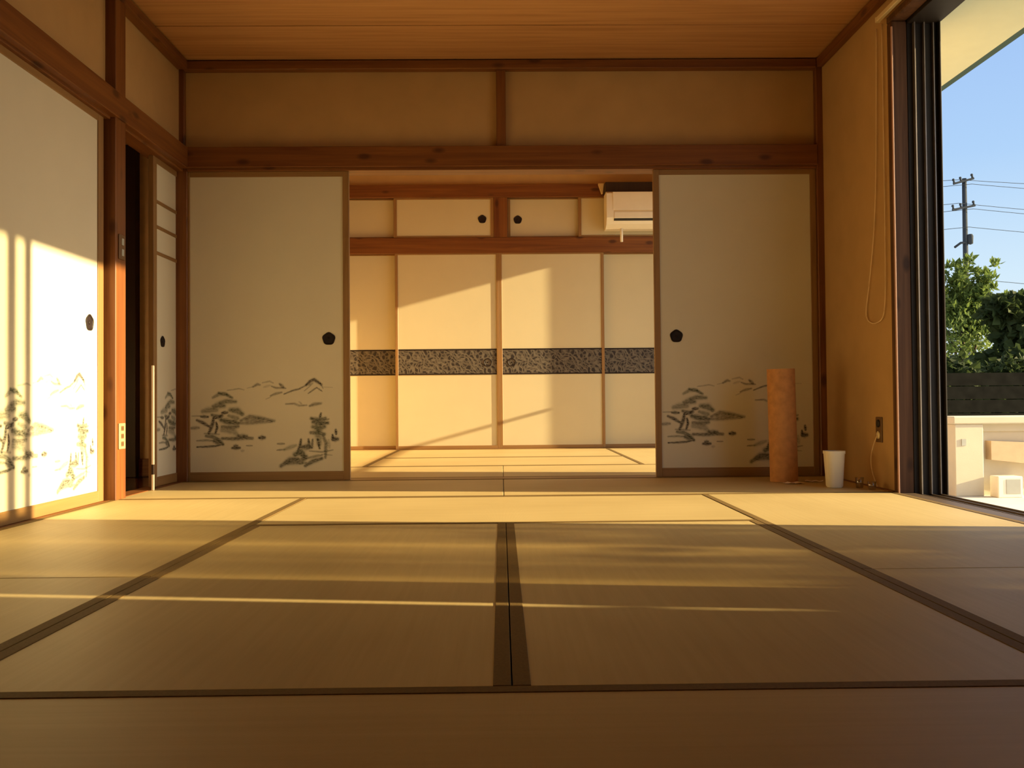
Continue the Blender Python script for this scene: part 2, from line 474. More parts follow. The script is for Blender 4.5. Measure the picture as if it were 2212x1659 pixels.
# ------------------------------------------------------------------ window of the main room
wn = empty('window_1', (XR, 4.085, 0)); struct(wn, 'open full height window in the right wall', 'window')
def W(mb, name, mat):
    o = mb.build(name, mat)
    o.parent = wn; o.matrix_parent_inverse = Matrix.Translation(-Vector(wn.location))
    return o
W(MB().box(1.824, 1.897, 4.083, 4.1345, -0.05, 2.20, 0.007, 2), 'wooden_jamb', JAMBW)
EDGE_HL = plain('painted_edge_highlight', (0.46, 0.24, 0.14), rough=0.5)  # pale colour stands in for light caught on the jamb's edge
W(MB().box(1.8195, 1.8285, 4.0765, 4.0855, -0.02, 2.17, 0.003, 2), 'edge_highlight', EDGE_HL)
W(MB().box(1.824, 1.897, 0.90, 4.1345, 2.20, 2.234, 0.004), 'wooden_head', JAMBW)
W(MB().box(1.824, 1.897, 0.90, 4.083, -0.05, 0.0, 0.003), 'wooden_sill', SILLW)
m = MB().box(1.898, 2.048, 4.086, 4.1345, -0.08, 2.234, 0.002)
W(m, 'aluminium_jamb', BLACKAL)
for x0, h in ((1.922, 0.022), (1.968, 0.020), (2.012, 0.018), (2.036, 0.030)):
    W(MB().box(x0, x0 + 0.006, 4.086 - h, 4.0865, -0.02, 2.19, 0.001), 'jamb_lip', GREYAL if x0 < 2.03 else BLACKAL)
W(MB().box(1.898, 2.048, 0.90, 4.086, 2.185, 2.234, 0.002), 'aluminium_head', BLACKAL)
m = MB().box(1.898, 2.048, 0.90, 4.086, -0.08, -0.016, 0.002)
for x0 in (1.922, 1.968, 2.012):
    m.box(x0, x0 + 0.005, 0.90, 4.086, -0.017, -0.004)
W(m, 'aluminium_sill', SILLAL)
# sash frames slid towards the camera: clear upper pane, reeded lower pane
def sash(x, y0, y1, st, mid):
    m = MB().box(x, x + 0.03, y0, y0 + st, -0.01, 2.19).box(x, x + 0.03, y1 - st, y1, -0.01, 2.19)
    m.box(x, x + 0.03, y0, y1, -0.01, 0.06).box(x, x + 0.03, y0, y1, 2.13, 2.19).box(x, x + 0.03, y0, y1, mid - 0.02, mid + 0.02)
    W(m, 'sash_frame', BLACKAL)
sash(1.975, 1.84, 2.96, 0.052, 1.02)
W(MB().box(1.930, 1.955, 2.795, 2.855, -0.01, 2.19), 'screen_stile', BLACKAL)
W(MB().box(1.988, 1.992, 1.892, 2.908, 1.04, 2.13), 'glass_pane', GLASS)
W(MB().box(1.988, 1.992, 1.892, 2.908, 0.06, 1.0), 'reeded_pane', REEDED)
W(MB().box(1.90, 2.04, 1.69, 1.84, -0.05, 2.23), 'window_post', W_Z)
W(MB().box(2.00, 2.03, 0.90, 1.652, -0.01, 2.19), 'shutter_panel', BLACKAL)

# window of the second room: open, a handrail across it
w2 = empty('window_2', (XR, 6.6, 0)); struct(w2, 'open window of the second room', 'window')
def W2(mb, name, mat):
    o = mb.build(name, mat)
    o.parent = w2; o.matrix_parent_inverse = Matrix.Translation(-Vector(w2.location))
    return o
W2(MB().box(1.85, 2.048, 5.25, 7.956, -0.059, -0.01), 'aluminium_sill', SILLAL)
W2(MB().box(1.85, 2.048, 5.25, 7.956, 2.17, 2.199), 'aluminium_head', BLACKAL)
W2(MB().tube([(2.12, 5.2, 0.805), (2.12, 8.1, 0.805)], 0.017), 'handrail', GREYAL)
for yy in (5.22, 8.05):
    W2(MB().box(2.051, 2.12, yy - 0.012, yy + 0.012, 0.793, 0.817), 'handrail_bracket', GREYAL)

# eave
ev = empty('roof_eave', (2.05, 3.0, 2.235)); struct(ev, 'cream soffit of the roof eave outside the window', 'roof eave')
o = MB().box(XO, 2.55, -3.0, 12.0, 2.237, 2.33).build('soffit', SOFFIT); o.parent = ev; o.matrix_parent_inverse = Matrix.Translation(-Vector(ev.location))
o = MB().box(2.545, 2.60, -3.0, 12.0, 2.237, 2.345, 0.006).build('gutter', GUTTER); o.parent = ev; o.matrix_parent_inverse = Matrix.Translation(-Vector(ev.location))

# ------------------------------------------------------------------ tatami mats
def mat(x0, x1, y0, y1, label, group, gap=0.0015, border_sides=(1, 1)):
    w_, h_ = x1 - x0 - 2 * gap, y1 - y0 - 2 * gap
    along_x = w_ > h_
    L, S = (w_, h_) if along_x else (h_, w_)
    root = empty('tatami_mat', ((x0 + x1) / 2, (y0 + y1) / 2, -0.055), 0 if along_x else math.pi / 2)
    tag(root, label, 'tatami mat', group)
    MB().box(-L / 2, L / 2, -S / 2, S / 2, 0, 0.055, 0.002).build('rush_surface', RUSH, root)
    for s, on in ((-1, border_sides[0]), (1, border_sides[1])):
        if on:
            ya, yb = sorted((s * (S / 2 + 0.0003), s * (S / 2 - 0.028)))
            MB().box(-L / 2 + 0.0003, L / 2 - 0.0003, ya, yb, 0.03, 0.0565, 0.0008).build('cloth_border', HERI, root)
    return root
G1, G2 = 'tatami mats of the near room', 'tatami mats of the second room'
r1, r2, r3, r4 = YB - 0.001, YB - 0.91, YB - 1.82, YB - 2.74
mat(XL, 0.0, r2, r1, 'shaded straw mat along the back doors, left half up to the corner post', G1)
mat(0.0, 1.835, r2, r1, 'shaded straw mat along the back doors with the brown roll standing on it', G1)
mat(-0.905, 0.915, r3, r2, 'straw mat lying crosswise in the bright sun band at the room centre', G1)
mat(XL, -0.905, r4, r2, 'straw mat lengthwise along the left wall, its far end in the sun', G1)
mat(0.915, 1.823, r4, r2, 'straw mat lengthwise along the open window on the right, sunlit far end', G1)
mat(-0.905, 0.005, YB - 3.645, r3, 'long straw mat left of the central dark seam, crossed by a thin light line', G1)
mat(0.005, 0.915, YB - 3.645, r3, 'long straw mat right of the central dark seam', G1)
mat(-0.905, 0.915, YB - 4.55, YB - 3.645, 'straw mat lying crosswise nearest the camera, all in shade', G1)
mat(XL, -0.905, YB - 4.55, r4, 'near straw mat lengthwise at the left edge of the picture', G1)
mat(0.915, 1.823, YB - 4.55, r4, 'near straw mat lengthwise at the right edge of the picture', G1)
mat(XL, 1.823, -0.72, YB - 4.55, 'straw mat under the camera', G1)
s1 = YB + 0.116
mat(-1.85, 0.0, s1, 6.05, 'straw mat of the second room just past the sill, left of the centre seam', G2)
mat(0.0, 1.845, s1, 6.05, 'straw mat of the second room just past the sill, right of the centre seam', G2)
mat(-0.93, 0.94, 6.05, 6.96, 'middle crosswise straw mat of the second room', G2)
mat(-0.93, 0.94, 6.96, YC - 0.025, 'crosswise straw mat of the second room against the closet', G2)
mat(-1.85, -0.93, 6.05, YC - 0.025, 'straw mat of the second room lengthwise on its left', G2)
mat(0.94, 1.845, 6.05, YC - 0.025, 'straw mat of the second room lengthwise on its right', G2)

# ------------------------------------------------------------------ ink landscape: brush strokes (traced in 1/5.53 px units on the back left door)
STROKES = [
 # far hills, peak
 ([(620,355),(700,345),(760,335),(820,350)],12,.34,0),([(860,330),(930,315)],8,.3,0),([(930,315),(980,285),(1010,292)],22,.5,0),
 ([(1040,268),(1130,250),(1170,272)],14,.32,0),([(1150,310),(1200,330),(1320,335)],16,.5,0),([(1250,285),(1295,325)],26,.6,0),([(1060,320),(1130,300)],20,.2,0),
 ([(1565,300),(1610,255),(1660,235),(1700,260),(1745,295)],28,.85,0),([(1745,295),(1765,340)],10,.5,0),([(1565,300),(1480,345),(1400,365),(1300,405)],15,.6,0),
 ([(1590,400),(1660,350),(1690,330)],13,.6,0),([(1690,330),(1755,375)],12,.55,0),([(1765,325),(1880,330)],7,.25,0),([(1540,370),(1620,305)],10,.4,0),([(1600,300),(1640,280)],20,.4,0),
 ([(1140,425),(1200,400),(1270,385)],20,.5,0),([(1080,465),(1140,440)],9,.28,0),
 ([(1320,525),(1420,520),(1480,545),(1570,540)],18,.45,0),([(1480,500),(1510,522)],14,.32,0),([(1610,548),(1660,530),(1740,520)],28,.55,.3),
 # leaning pine on the left bank
 ([(450,440),(520,402),(610,402)],30,.5,1),([(520,385),(600,400),(680,445)],28,.7,1),([(540,500),(620,485),(720,492)],40,.6,1),([(460,550),(520,530),(580,540)],52,.62,.7),
 ([(330,605),(400,590),(490,590)],50,.5,.8),([(200,660),(300,660)],12,.4,.3),([(310,665),(390,670)],26,.8,.3),([(660,590),(740,600),(800,640)],52,.66,1),([(560,625),(620,620)],28,.85,0),
 ([(640,660),(740,690),(700,720)],40,.5,1),([(440,650),(520,672),(560,660)],38,.65,.5),([(550,710),(620,730),(740,750)],50,.7,.7),([(560,790),(680,800),(750,790)],36,.6,.5),
 ([(460,680),(450,740),(430,800),(400,865)],32,.95,0),([(490,740),(500,800),(480,865)],24,.9,0),([(480,690),(560,650)],18,.8,0),([(260,710),(330,740),(410,790)],28,.72,0),([(180,805),(280,800)],28,.5,0),
 ([(780,720),(890,668),(1000,685),(1180,725)],34,.5,.3),([(760,750),(900,745),(1150,732)],34,.5,.2),([(850,705),(1050,705)],44,.42,.3),([(560,830),(700,850),(740,890)],50,.42,.6),
 ([(560,930),(700,935),(830,925),(920,932)],34,.65,.4),([(760,905),(850,905)],38,.6,.3),([(260,955),(380,950),(460,960)],18,.5,.7),([(370,900),(450,910),(520,950),(570,1000)],34,.65,.7),
 ([(470,960),(540,980)],50,.65,.5),([(260,1030),(380,1027),(480,1020),(570,1002)],18,.75,.3),([(350,870),(520,880)],20,.4,.4),
 # stones and boats
 ([(1008,925),(1062,925)],38,.8,0),([(682,1045),(768,1045)],30,.8,0),([(705,1020),(738,1020)],28,.65,0),([(850,1018),(920,1020)],12,.5,0),([(792,1080),(812,1080)],26,.25,0),
 ([(1915,838),(1922,890)],24,.75,0),([(1878,900),(1882,960)],24,.8,0),([(1882,950),(1935,950)],42,.85,0),
 # tall pine on the right bank
 ([(1740,640),(1725,700)],22,.75,.3),([(1625,700),(1720,722),(1790,700)],40,.7,.6),([(1645,742),(1720,760),(1820,755)],42,.72,.6),([(1780,720),(1832,710)],18,.5,.5),
 ([(1645,800),(1720,820),(1780,800)],50,.62,.7),([(1620,870),(1700,870),(1780,890)],40,.66,.6),([(1700,780),(1710,900),(1720,1000)],62,.5,1),([(1640,950),(1630,1050)],20,.7,.4),
 ([(1700,950),(1722,1060)],24,.72,.4),([(1760,900),(1800,1000),(1790,1170)],30,.6,.6),([(1830,960),(1840,1050)],26,.25,1),
 ([(1500,950),(1490,1020),(1460,1100)],26,.72,.3),([(1590,950),(1600,1050)],26,.68,.3),([(1520,1040),(1620,1040)],50,.7,.4),([(1430,1130),(1500,1100),(1540,1160)],60,.72,.8),
 ([(1220,1000),(1300,1000)],18,.5,.2),([(1215,1075),(1300,1070)],14,.55,.3),([(1300,1070),(1380,1040),(1440,1022)],34,.4,1),
 ([(1262,1265),(1370,1190),(1460,1182)],44,.66,.3),([(1340,1230),(1500,1210),(1560,1160)],50,.62,.5),([(1560,1180),(1680,1150),(1750,1140)],22,.5,.7),([(1552,1265),(1640,1212),(1750,1180)],38,.66,.4),
 ([(1600,1090),(1750,1102),(1880,1080)],14,.5,.6),([(1750,1130),(1870,1142)],10,.4,.6),([(1480,1240),(1560,1230)],20,.5,.8)]
PXM = 0.002614
def ink_field(w, res=0.0025):
    nx = int(w / res); z0, z1 = 0.0, 0.56; nz = int((z1 - z0) / res)
    X, Z = np.meshgrid(np.linspace(0, w, nx + 1), np.linspace(z0, z1, nz + 1))
    A = np.zeros_like(X); G = np.zeros_like(X)
    rng = np.random.default_rng(5)
    for pts, wd, al, gr in STROKES:
        P = [(((380 + x / 5.53) - 411) * PXM, (1020 - (780 + yv / 5.53)) * PXM) for x, yv in pts]
        hw = wd * 1.35 / 5.53 * PXM / 2; al = min(0.96, al * 1.3)
        best = np.full_like(X, 9.0)
        L = max(1, len(P) - 1)
        for i in range(len(P) - 1):
            a, c = np.array(P[i]), np.array(P[i + 1])
            d = c - a; l2 = max(1e-12, (d ** 2).sum())
            t = np.clip(((X - a[0]) * d[0] + (Z - a[1]) * d[1]) / l2, 0, 1)
            dist = np.hypot(X - a[0] - t * d[0], Z - a[1] - t * d[1])
            s = (i + t) / L
            taper = 0.62 + 0.38 * np.sin(np.pi * np.clip(s, 0.08, 0.92))
            best = np.minimum(best, dist / (hw * taper))
        edge = np.clip(1.35 - best * (0.85 + 0.25 * np.sin(X * 900 + Z * 400)), 0, 1)
        edge = edge * edge * (3 - 2 * edge) * al
        G = np.where(edge > A * 0.6, gr * (edge > 0.02) + G * (edge <= 0.02), G)
        A = 1 - (1 - A) * (1 - edge)
    return nx, nz, X, Z, A, G

def painted_panel_mesh(w, h, th):
    """paper panel with the ink landscape on its front (front face y=0 looks to -y)"""
    nx, nz, X, Z, A, G = ink_field(w)
    bm = bmesh.new()
    t = bmesh.new(); bmesh.ops.create_cube(t, size=1.0)
    for v in t.verts: v.co = Vector((w / 2 + v.co.x * w, th / 2 + v.co.y * th, h / 2 + v.co.z * h))
    me0 = bpy.data.meshes.new('tmp'); t.to_mesh(me0); t.free(); bm.from_mesh(me0); bpy.data.meshes.remove(me0)
    nb = len(bm.verts)
    me = bpy.data.meshes.new('panel')
    vb = [tuple(v.co) for v in bm.verts]; bm.verts.index_update(); fb = [[v.index for v in f_.verts] for f_ in bm.faces]
    bm.free()
    vg = np.stack([X.ravel(), np.full(X.size, -0.0003), Z.ravel() + 0.002], 1)
    k = nx + 1
    i0 = (np.arange(nz)[:, None] * k + np.arange(nx)[None, :]).ravel() + nb
    fg = np.stack([i0, i0 + 1, i0 + 1 + k, i0 + k], 1)
    me.from_pydata(vb + [tuple(v) for v in vg.tolist()], [], fb + fg.tolist())
    ca = me.color_attributes.new('ink', 'FLOAT_COLOR', 'POINT')
    col = np.zeros((nb + X.size, 4), np.float32); col[:, 3] = 1
    col[nb:, 0] = A.ravel(); col[nb:, 1] = G.ravel()
    ca.data.foreach_set('color', col.ravel())
    me.materials.append(PAPER)
    me.update()
    return me

def plum_outline(r, n=40, lobes=5, amp=0.045):
    return [((r * (1 + amp * math.cos(lobes * a))) * math.sin(a), (r * (1 + amp * math.cos(lobes * a))) * math.cos(a)) for a in (2 * math.pi * k / n for k in range(n))]

def finger_pull(parent, x, z, r=0.036, lobes=5):
    """dark bronze recessed pull: raised rim, dished cup"""
    m = MB()
    t = bmesh.new()
    prof = [(1.0, 0.0), (1.0, -0.0035), (0.90, -0.005), (0.80, -0.0035), (0.74, -0.0008), (0.4, -0.0006)]
    o_ = plum_outline(1.0, 40, lobes)
    rings = []
    for s, yy in prof:
        rings.append([t.verts.new((x + p[0] * r * s, yy, z + p[1] * r * s)) for p in o_])
    c = t.verts.new((x, -0.0006, z))
    n = len(o_)
    for a_, b_ in zip(rings, rings[1:]):
        for k in range(n): t.faces.new((a_[k], a_[(k + 1) % n], b_[(k + 1) % n], b_[k]))
    for k in range(n): t.faces.new((rings[-1][k], rings[-1][(k + 1) % n], c))
    bmesh.ops.recalc_face_normals(t, faces=t.faces[:])
    m.add(t)
    o = m.build('finger_pull', BRONZE, parent)
    smooth_by_angle(o, 40)
    m = MB().lathe([(0.0, 0.0), (r * 0.24, 0.0), (r * 0.20, 0.0016), (0.0, 0.0024)], 16, Matrix.Translation((x, -0.0006, z)) @ Matrix.Rotation(R(90), 4, 'X'))
    m.build('pull_boss', BRONZE, o, True)
    return o

PH = 1.755 - 0.0015
PANEL = painted_panel_mesh(0.875, PH - 0.05 - 0.03, 0.016)
def frame_parts(root, W_, H_, sl, sr, rb, rt, th=0.024, proud=0.006):
    """stiles and rails; local origin = lower left of the whole door, front plane of the paper y=0"""
    MB().box(0, sl, -proud, th - proud, 0, H_, 0.0015).build('stile', F_Z, root)
    MB().box(W_ - sr, W_, -proud, th - proud, 0, H_, 0.0015).build('stile', F_Z, root)
    MB().box(sl, W_ - sr, -proud, th - proud, 0, rb, 0.0015).build('rail', F_X, root)
    MB().box(sl, W_ - sr, -proud, th - proud, H_ - rt, H_, 0.0015).build('rail', F_X, root)

def painted_door(loc, rz, sl, sr, pull_u, label):
    root = empty('sliding_door', loc, rz)
    tag(root, label, 'sliding door', 'painted paper sliding doors', 'thing')
    frame_parts(root, sl + 0.875 + sr - 0.01, PH, sl, sr, 0.05, 0.03)
    p = bpy.data.objects.new('paper_panel', PANEL); C.objects.link(p); p.parent = root
    p.location = (sl - 0.005, 0.0, 0.05)
    finger_pull(root, sl + pull_u, 0.80)
    return root
painted_door((-1.801, YB + 0.020, 0.002), 0, 0.034, 0.036, 0.783, 'painted sliding door at the left of the back opening, pull near its right edge')
painted_door((0.869, YB + 0.020, 0.002), 0, 0.034, 0.034, 0.090, 'painted sliding door at the right of the back opening, behind the brown roll')
painted_door((-1.826, 3.118, 0.002), math.pi / 2, 0.030, 0.052, 0.790, 'painted sliding door on the left wall, washed white by the sun')

d2 = painted_door((-1.862, 2.170, 0.002), math.pi / 2, 0.036, 0.060, 0.100, 'painted sliding door on the left wall nearer the camera')
d2.name = 'door_2'; d2['kind'] = 'structure'; del d2['group']
# the narrow door at the far end of the left wall: lattice panes over a painted panel
root = empty('sliding_door', (-1.842, 4.690, 0.002), math.pi / 2)
tag(root, 'half hidden sliding door in the left doorway, small lattice panes over a painted panel', 'sliding door', 'painted paper sliding doors', 'thing')
Wd = 0.40
MB().box(0, 0.045, -0.006, 0.022, 0, PH, 0.0015).build('stile', F_Z, root)
MB().box(Wd - 0.03, Wd, -0.006, 0.022, 0, PH, 0.0015).build('stile', F_Z, root)
MB().box(0.045, Wd - 0.03, -0.006, 0.022, 0, 0.05, 0.0015).build('rail', F_X, root)
MB().box(0.045, Wd - 0.03, -0.006, 0.022, PH - 0.03, PH, 0.0015).build('rail', F_X, root)
for zz in (1.235, 1.375, 1.510):
    MB().box(0.045, Wd - 0.03, -0.006, 0.020, zz, zz + 0.018, 0.001).build('muntin', F_X, root)
nx, nz, X, Z, A, G = ink_field(0.325)
bmx = MB().box(0.045, 0.37, 0, 0.012, 0.05, PH - 0.03)
o = bmx.build('paper_panel', PAPER, root)
me = o.data
nb = len(me.vertices)
vb = [tuple(v.co) for v in me.vertices]; fb = [list(p.vertices) for p in me.polygons]
k = nx + 1
i0 = (np.arange(nz)[:, None] * k + np.arange(nx)[None, :]).ravel() + nb
vg = np.stack([X.ravel() + 0.045, np.full(X.size, -0.0003), Z.ravel() + 0.052], 1)
me2 = bpy.data.meshes.new('paper_panel')
me2.from_pydata(vb + [tuple(v) for v in vg.tolist()], [], fb + np.stack([i0, i0 + 1, i0 + 1 + k, i0 + k], 1).tolist())
ca = me2.color_attributes.new('ink', 'FLOAT_COLOR', 'POINT')
col = np.zeros((nb + X.size, 4), np.float32); col[:, 3] = 1; col[nb:, 0] = A.ravel(); col[nb:, 1] = G.ravel()
ca.data.foreach_set('color', col.ravel())
me2.materials.append(PAPER); o.data = me2
finger_pull(root, 0.135, 0.775, 0.030)

# ------------------------------------------------------------------ closet of the second room
trim(MB().box(-1.85, 1.84, YC - 0.012, YC + 0.09, 1.80, 1.945, BV), W_X, 'deep cedar beam between upper and lower closet doors')
trim(MB().box(-1.85, 1.84, YC - 0.012, YC + 0.03, 2.315, 2.435, BV), W_X, 'cedar beam above the upper closet doors')
trim(MB().box(-0.062, 0.062, YC - 0.010, YC + 0.09, 1.945, 2.315, BV), W_Z, 'centre post between the upper closet doors')
trim(MB().box(-1.85, 1.84, YC - 0.02, YC + 0.09, -0.05, 0.004, BV), F_X, 'sill under the lower closet doors')
def closet_door(x0, x1, y, z0, z1, label, group, band, pull, sw=0.026, rb=0.03, rt=0.012):
    root = empty('closet_door', (x0, y, z0), 0)
    tag(root, label, 'closet door', group, 'thing')
    W_, H_ = x1 - x0, z1 - z0
    frame_parts(root, W_, H_, sw, sw, rb, rt, 0.026, 0.007)
    MB().box(sw, W_ - sw, 0, 0.014, rb, H_ - rt).build('paper_panel', PAPER2, root)
    if band:
        MB().box(sw, W_ - sw, -0.0015, 0.001, band[0] - z0, band[1] - z0).build('patterned_band', BAND, root)
        m = MB()
        for zz in (band[0], band[1]):
            m.box(sw, W_ - sw, -0.003, 0.001, zz - z0 - 0.006, zz - z0 + 0.006)
        m.build('band_edge', BRONZE, root)
    if pull:
        finger_pull(root, pull[0] - x0, pull[1] - z0, 0.038, pull[2] if len(pull) > 2 else 5)
    return root
BZ = (0.690, 0.915)
GL, GU = 'lower closet doors', 'upper closet doors'
closet_door(-1.84, -0.930, YC + 0.040, 0.005, 1.80, 'lower closet door farthest left, set back behind its neighbour', GL, BZ, None)
closet_door(-0.975, -0.020, YC, 0.005, 1.80, 'lower closet door left of centre, crossed by a slanting sun edge', GL, BZ, (-0.128, 0.795))
closet_door(-0.020, 0.945, YC, 0.005, 1.80, 'lower closet door right of centre, half in sun', GL, BZ, (0.092, 0.795))
closet_door(0.895, 1.84, YC + 0.040, 0.005, 1.80, 'lower closet door farthest right beside the painted door', GL, BZ, None)
closet_door(-1.84, -0.930, YC + 0.040, 1.946, 2.314, 'small upper closet door farthest left without a visible pull', GU, None, None, 0.026, 0.016, 0.012)
closet_door(-0.985, -0.063, YC + 0.004, 1.946, 2.314, 'small upper closet door left of the centre post, round pull at right', GU, None, (-0.170, 2.116), 0.030, 0.016, 0.016)
closet_door(0.063, 0.760, YC + 0.040, 1.946, 2.314, 'small upper closet door right of the centre post, round pull at left', GU, None, (0.158, 2.116), 0.026, 0.016, 0.012)
closet_door(0.715, 1.60, YC + 0.004, 1.946, 2.314, 'small upper closet door partly behind the air conditioner', GU, None, None, 0.028, 0.016, 0.012)

# ------------------------------------------------------------------ air conditioner
ac = empty('air_conditioner', (1.35, 8.11, 1.96))
tag(ac, 'white wall air conditioner near the ceiling of the second room', 'air conditioner')
prof = [(0, 0.03), (0, 0.355), (-0.17, 0.355), (-0.205, 0.335), (-0.212, 0.18), (-0.212, 0.115), (-0.175, 0.062), (-0.10, 0.03)]
m = MB().prism(prof, 'x', -0.40, 0.40)
o = m.build('body', WHITEPL, ac)
o = MB().box(-0.345, 0.345, -0.2135, -0.205, 0.185, 0.345, 0.002).build('front_panel', WHITEPL, ac)
o = MB().box(-0.335, 0.335, -0.2165, -0.207, 0.108, 0.166, 0.004).build('louver_flap', WHITEPL, ac)
MB().box(-0.335, 0.335, -0.2135, -0.205, 0.168, 0.178).build('panel_joint', CREAMPL, ac)
MB().prism([(-0.198, 0.088), (-0.2125, 0.106), (-0.205, 0.106), (-0.19, 0.088)], 'x', -0.335, 0.335).build('air_slot', BLACKS, ac)
MB().box(-0.405, 0.40, -0.165, -0.001, 0.357, 0.445, 0.003).build('mounting_board', DARKW, ac)
MB().tube([(-0.255, -0.10, 0.035), (-0.255, -0.10, -0.02), (-0.255, -0.105, -0.085)], 0.013, 12).build('drain_pipe', WHITEPL, ac, True)
MB().prism([(-0.455, 0.46), (-0.405, 0.46), (-0.415, 0.37), (-0.425, 0.37)], 'y', -0.05, -0.005).build('pipe_cover', CREAMPL, ac)

# ------------------------------------------------------------------ things along the right wall
# brown roll
rl = empty('rolled_mat', (1.487, 4.70, 0.003))
tag(rl, 'tall brown rolled up mat standing on end before the back right door', 'rolled mat')
def spiral(r0, r1, turns, th, n=160):
    out, inn = [], []
    for k in range(n + 1):
        a = 2 * math.pi * turns * k / n; r = r0 + (r1 - r0) * k / n
        out.append((r * math.cos(a), r * math.sin(a))); inn.append(((r - th) * math.cos(a), (r - th) * math.sin(a)))
    return out + inn[::-1]
m = MB().prism(spiral(0.024, 0.0755, 5, 0.007), 'z', 0.0, 0.595)
o = m.build('mat_roll', CORK, rl); smooth_by_angle(o, 40)
rl.rotation_euler = (0, R(-1.2), R(20))
# slim batten standing by the left doorway
bt = empty('wooden_batten', (-1.782, 4.540, 0.001))
tag(bt, 'slim pale batten standing upright on the mat in the left doorway', 'batten')
BATM = plain('pale_batten', (0.62, 0.46, 0.33), rough=0.7)
MB().box(-0.006, 0.006, -0.005, 0.005, 0.0, 0.635, 0.0015).build('stick', BATM, bt)
MB().box(-0.0065, 0.0065, -0.0055, 0.0055, 0.080, 0.132, 0.001).build('dark_band', DARKW, bt)
# loose slips by the roll
for i, (x, y_, rz, sx, sy, lab) in enumerate(((1.50, 4.575, 0.1, 0.10, 0.045, 'pale paper slip on the mat in front of the brown roll'), (1.635, 4.66, -0.3, 0.09, 0.04, 'pale paper slip on the mat between the brown roll and the white bin'))):
    t = bmesh.new()
    bmesh.ops.create_grid(t, x_segments=8, y_segments=4, size=0.5)
    for v in t.verts:
        v.co = Vector((v.co.x * sx, v.co.y * sy, 0.004 + 0.006 * math.sin(v.co.x * 7 + i) ** 2))
    g = bmesh.ops.extrude_face_region(t, geom=t.faces[:])
    for v in g['geom']:
        if isinstance(v, bmesh.types.BMVert): v.co.z -= 0.0012
    bmesh.ops.recalc_face_normals(t, faces=t.faces[:])
    m = MB(); m.add(t)
    o = m.build('paper_slip', PAPERM); o.location = (x, y_, 0.0); o.rotation_euler = (0, 0, rz)
    tag(o, lab, 'paper', 'paper slips by the roll')
# white bin
bn = empty('waste_bin', (1.632, 4.365, 0.001))
tag(bn, 'white plastic waste bin on the mat by the right corner', 'waste bin')
def rrect(w_, d_, r, n=6):
    pts = []
    for cx, cy, a0 in ((w_ / 2 - r, d_ / 2 - r, 0), (-w_ / 2 + r, d_ / 2 - r, 90), (-w_ / 2 + r, -d_ / 2 + r, 180), (w_ / 2 - r, -d_ / 2 + r, 270)):
        for k in range(n + 1):
            a = R(a0 + 90 * k / n); pts.append((cx + r * math.cos(a), cy + r * math.sin(a)))
    return pts
def loft(sections):
    t = bmesh.new(); rings = []
    for w_, d_, r, z in sections: rings.append([t.verts.new((p[0], p[1], z)) for p in rrect(w_, d_, r)])
    n = len(rings[0])
    for a_, b_ in zip(rings, rings[1:]):
        for k in range(n): t.faces.new((a_[k], a_[(k + 1) % n], b_[(k + 1) % n], b_[k]))
    t.faces.new(rings[0][::-1]); t.faces.new(rings[-1])
    bmesh.ops.recalc_face_normals(t, faces=t.faces[:])
    m = MB(); m.add(t); return m
o = loft([(0.064, 0.064, 0.024, 0.0), (0.076, 0.076, 0.030, 0.008), (0.094, 0.094, 0.034, 0.176), (0.090, 0.090, 0.032, 0.176), (0.074, 0.074, 0.028, 0.010)]).build('bin_body', WHITEPL, bn); smooth_by_angle(o, 40)
o = loft([(0.091, 0.091, 0.032, 0.166), (0.098, 0.098, 0.035, 0.166), (0.098, 0.098, 0.035, 0.180), (0.090, 0.090, 0.032, 0.180), (0.091, 0.091, 0.032, 0.166)]).build('rim', WHITEPL, bn); smooth_by_angle(o, 40)
# clear cups
for i, (x, y_, h_) in enumerate(((1.742, 4.33, 0.052), (1.765, 4.24, 0.040))):
    o = MB().lathe([(0.0, 0.001), (0.016, 0.0), (0.021, h_), (0.0195, h_), (0.015, 0.003), (0.0, 0.003)], 24).build('plastic_cup', CLEARPL, None, True)
    o.location = (x, y_, 0)
    tag(o, ('taller clear plastic cup on the mat just right of the white bin', 'shorter clear plastic cup on the mat under the wall socket')[i], 'cup', 'clear cups by the right wall')
# wall socket with hanging cable
sk = empty('wall_socket', (XR, 4.315, 0.285))
tag(sk, 'brown wall socket low on the right plaster wall', 'wall socket')
SOCK = plain('socket_brown', (0.14, 0.072, 0.025), rough=0.4)
def at_s(o): return o
MB().box(-0.007, -0.0002, -0.034, 0.034, -0.062, 0.062, 0.002).build('cover_plate', SOCK, sk)
for zz in (-0.026, 0.030):
    MB().lathe([(0.0, 0.0), (0.019, 0.0), (0.019, 0.004), (0.012, 0.006), (0.0, 0.006)], 20, Matrix.Translation((-0.007, 0, zz)) @ Matrix.Rotation(R(-90), 4, 'Y')).build('socket_face', BLACKS if zz > 0 else CREAMPL, sk, True)
cb = MB().tube([(-0.014 - 0.012 * math.sin(math.pi * t_) , 0.05 * math.sin(t_ * 3) , -0.028 - 0.25 * t_) for t_ in [k / 14 for k in range(15)]], 0.0028, 8).build('cable', CORDM, sk, True)
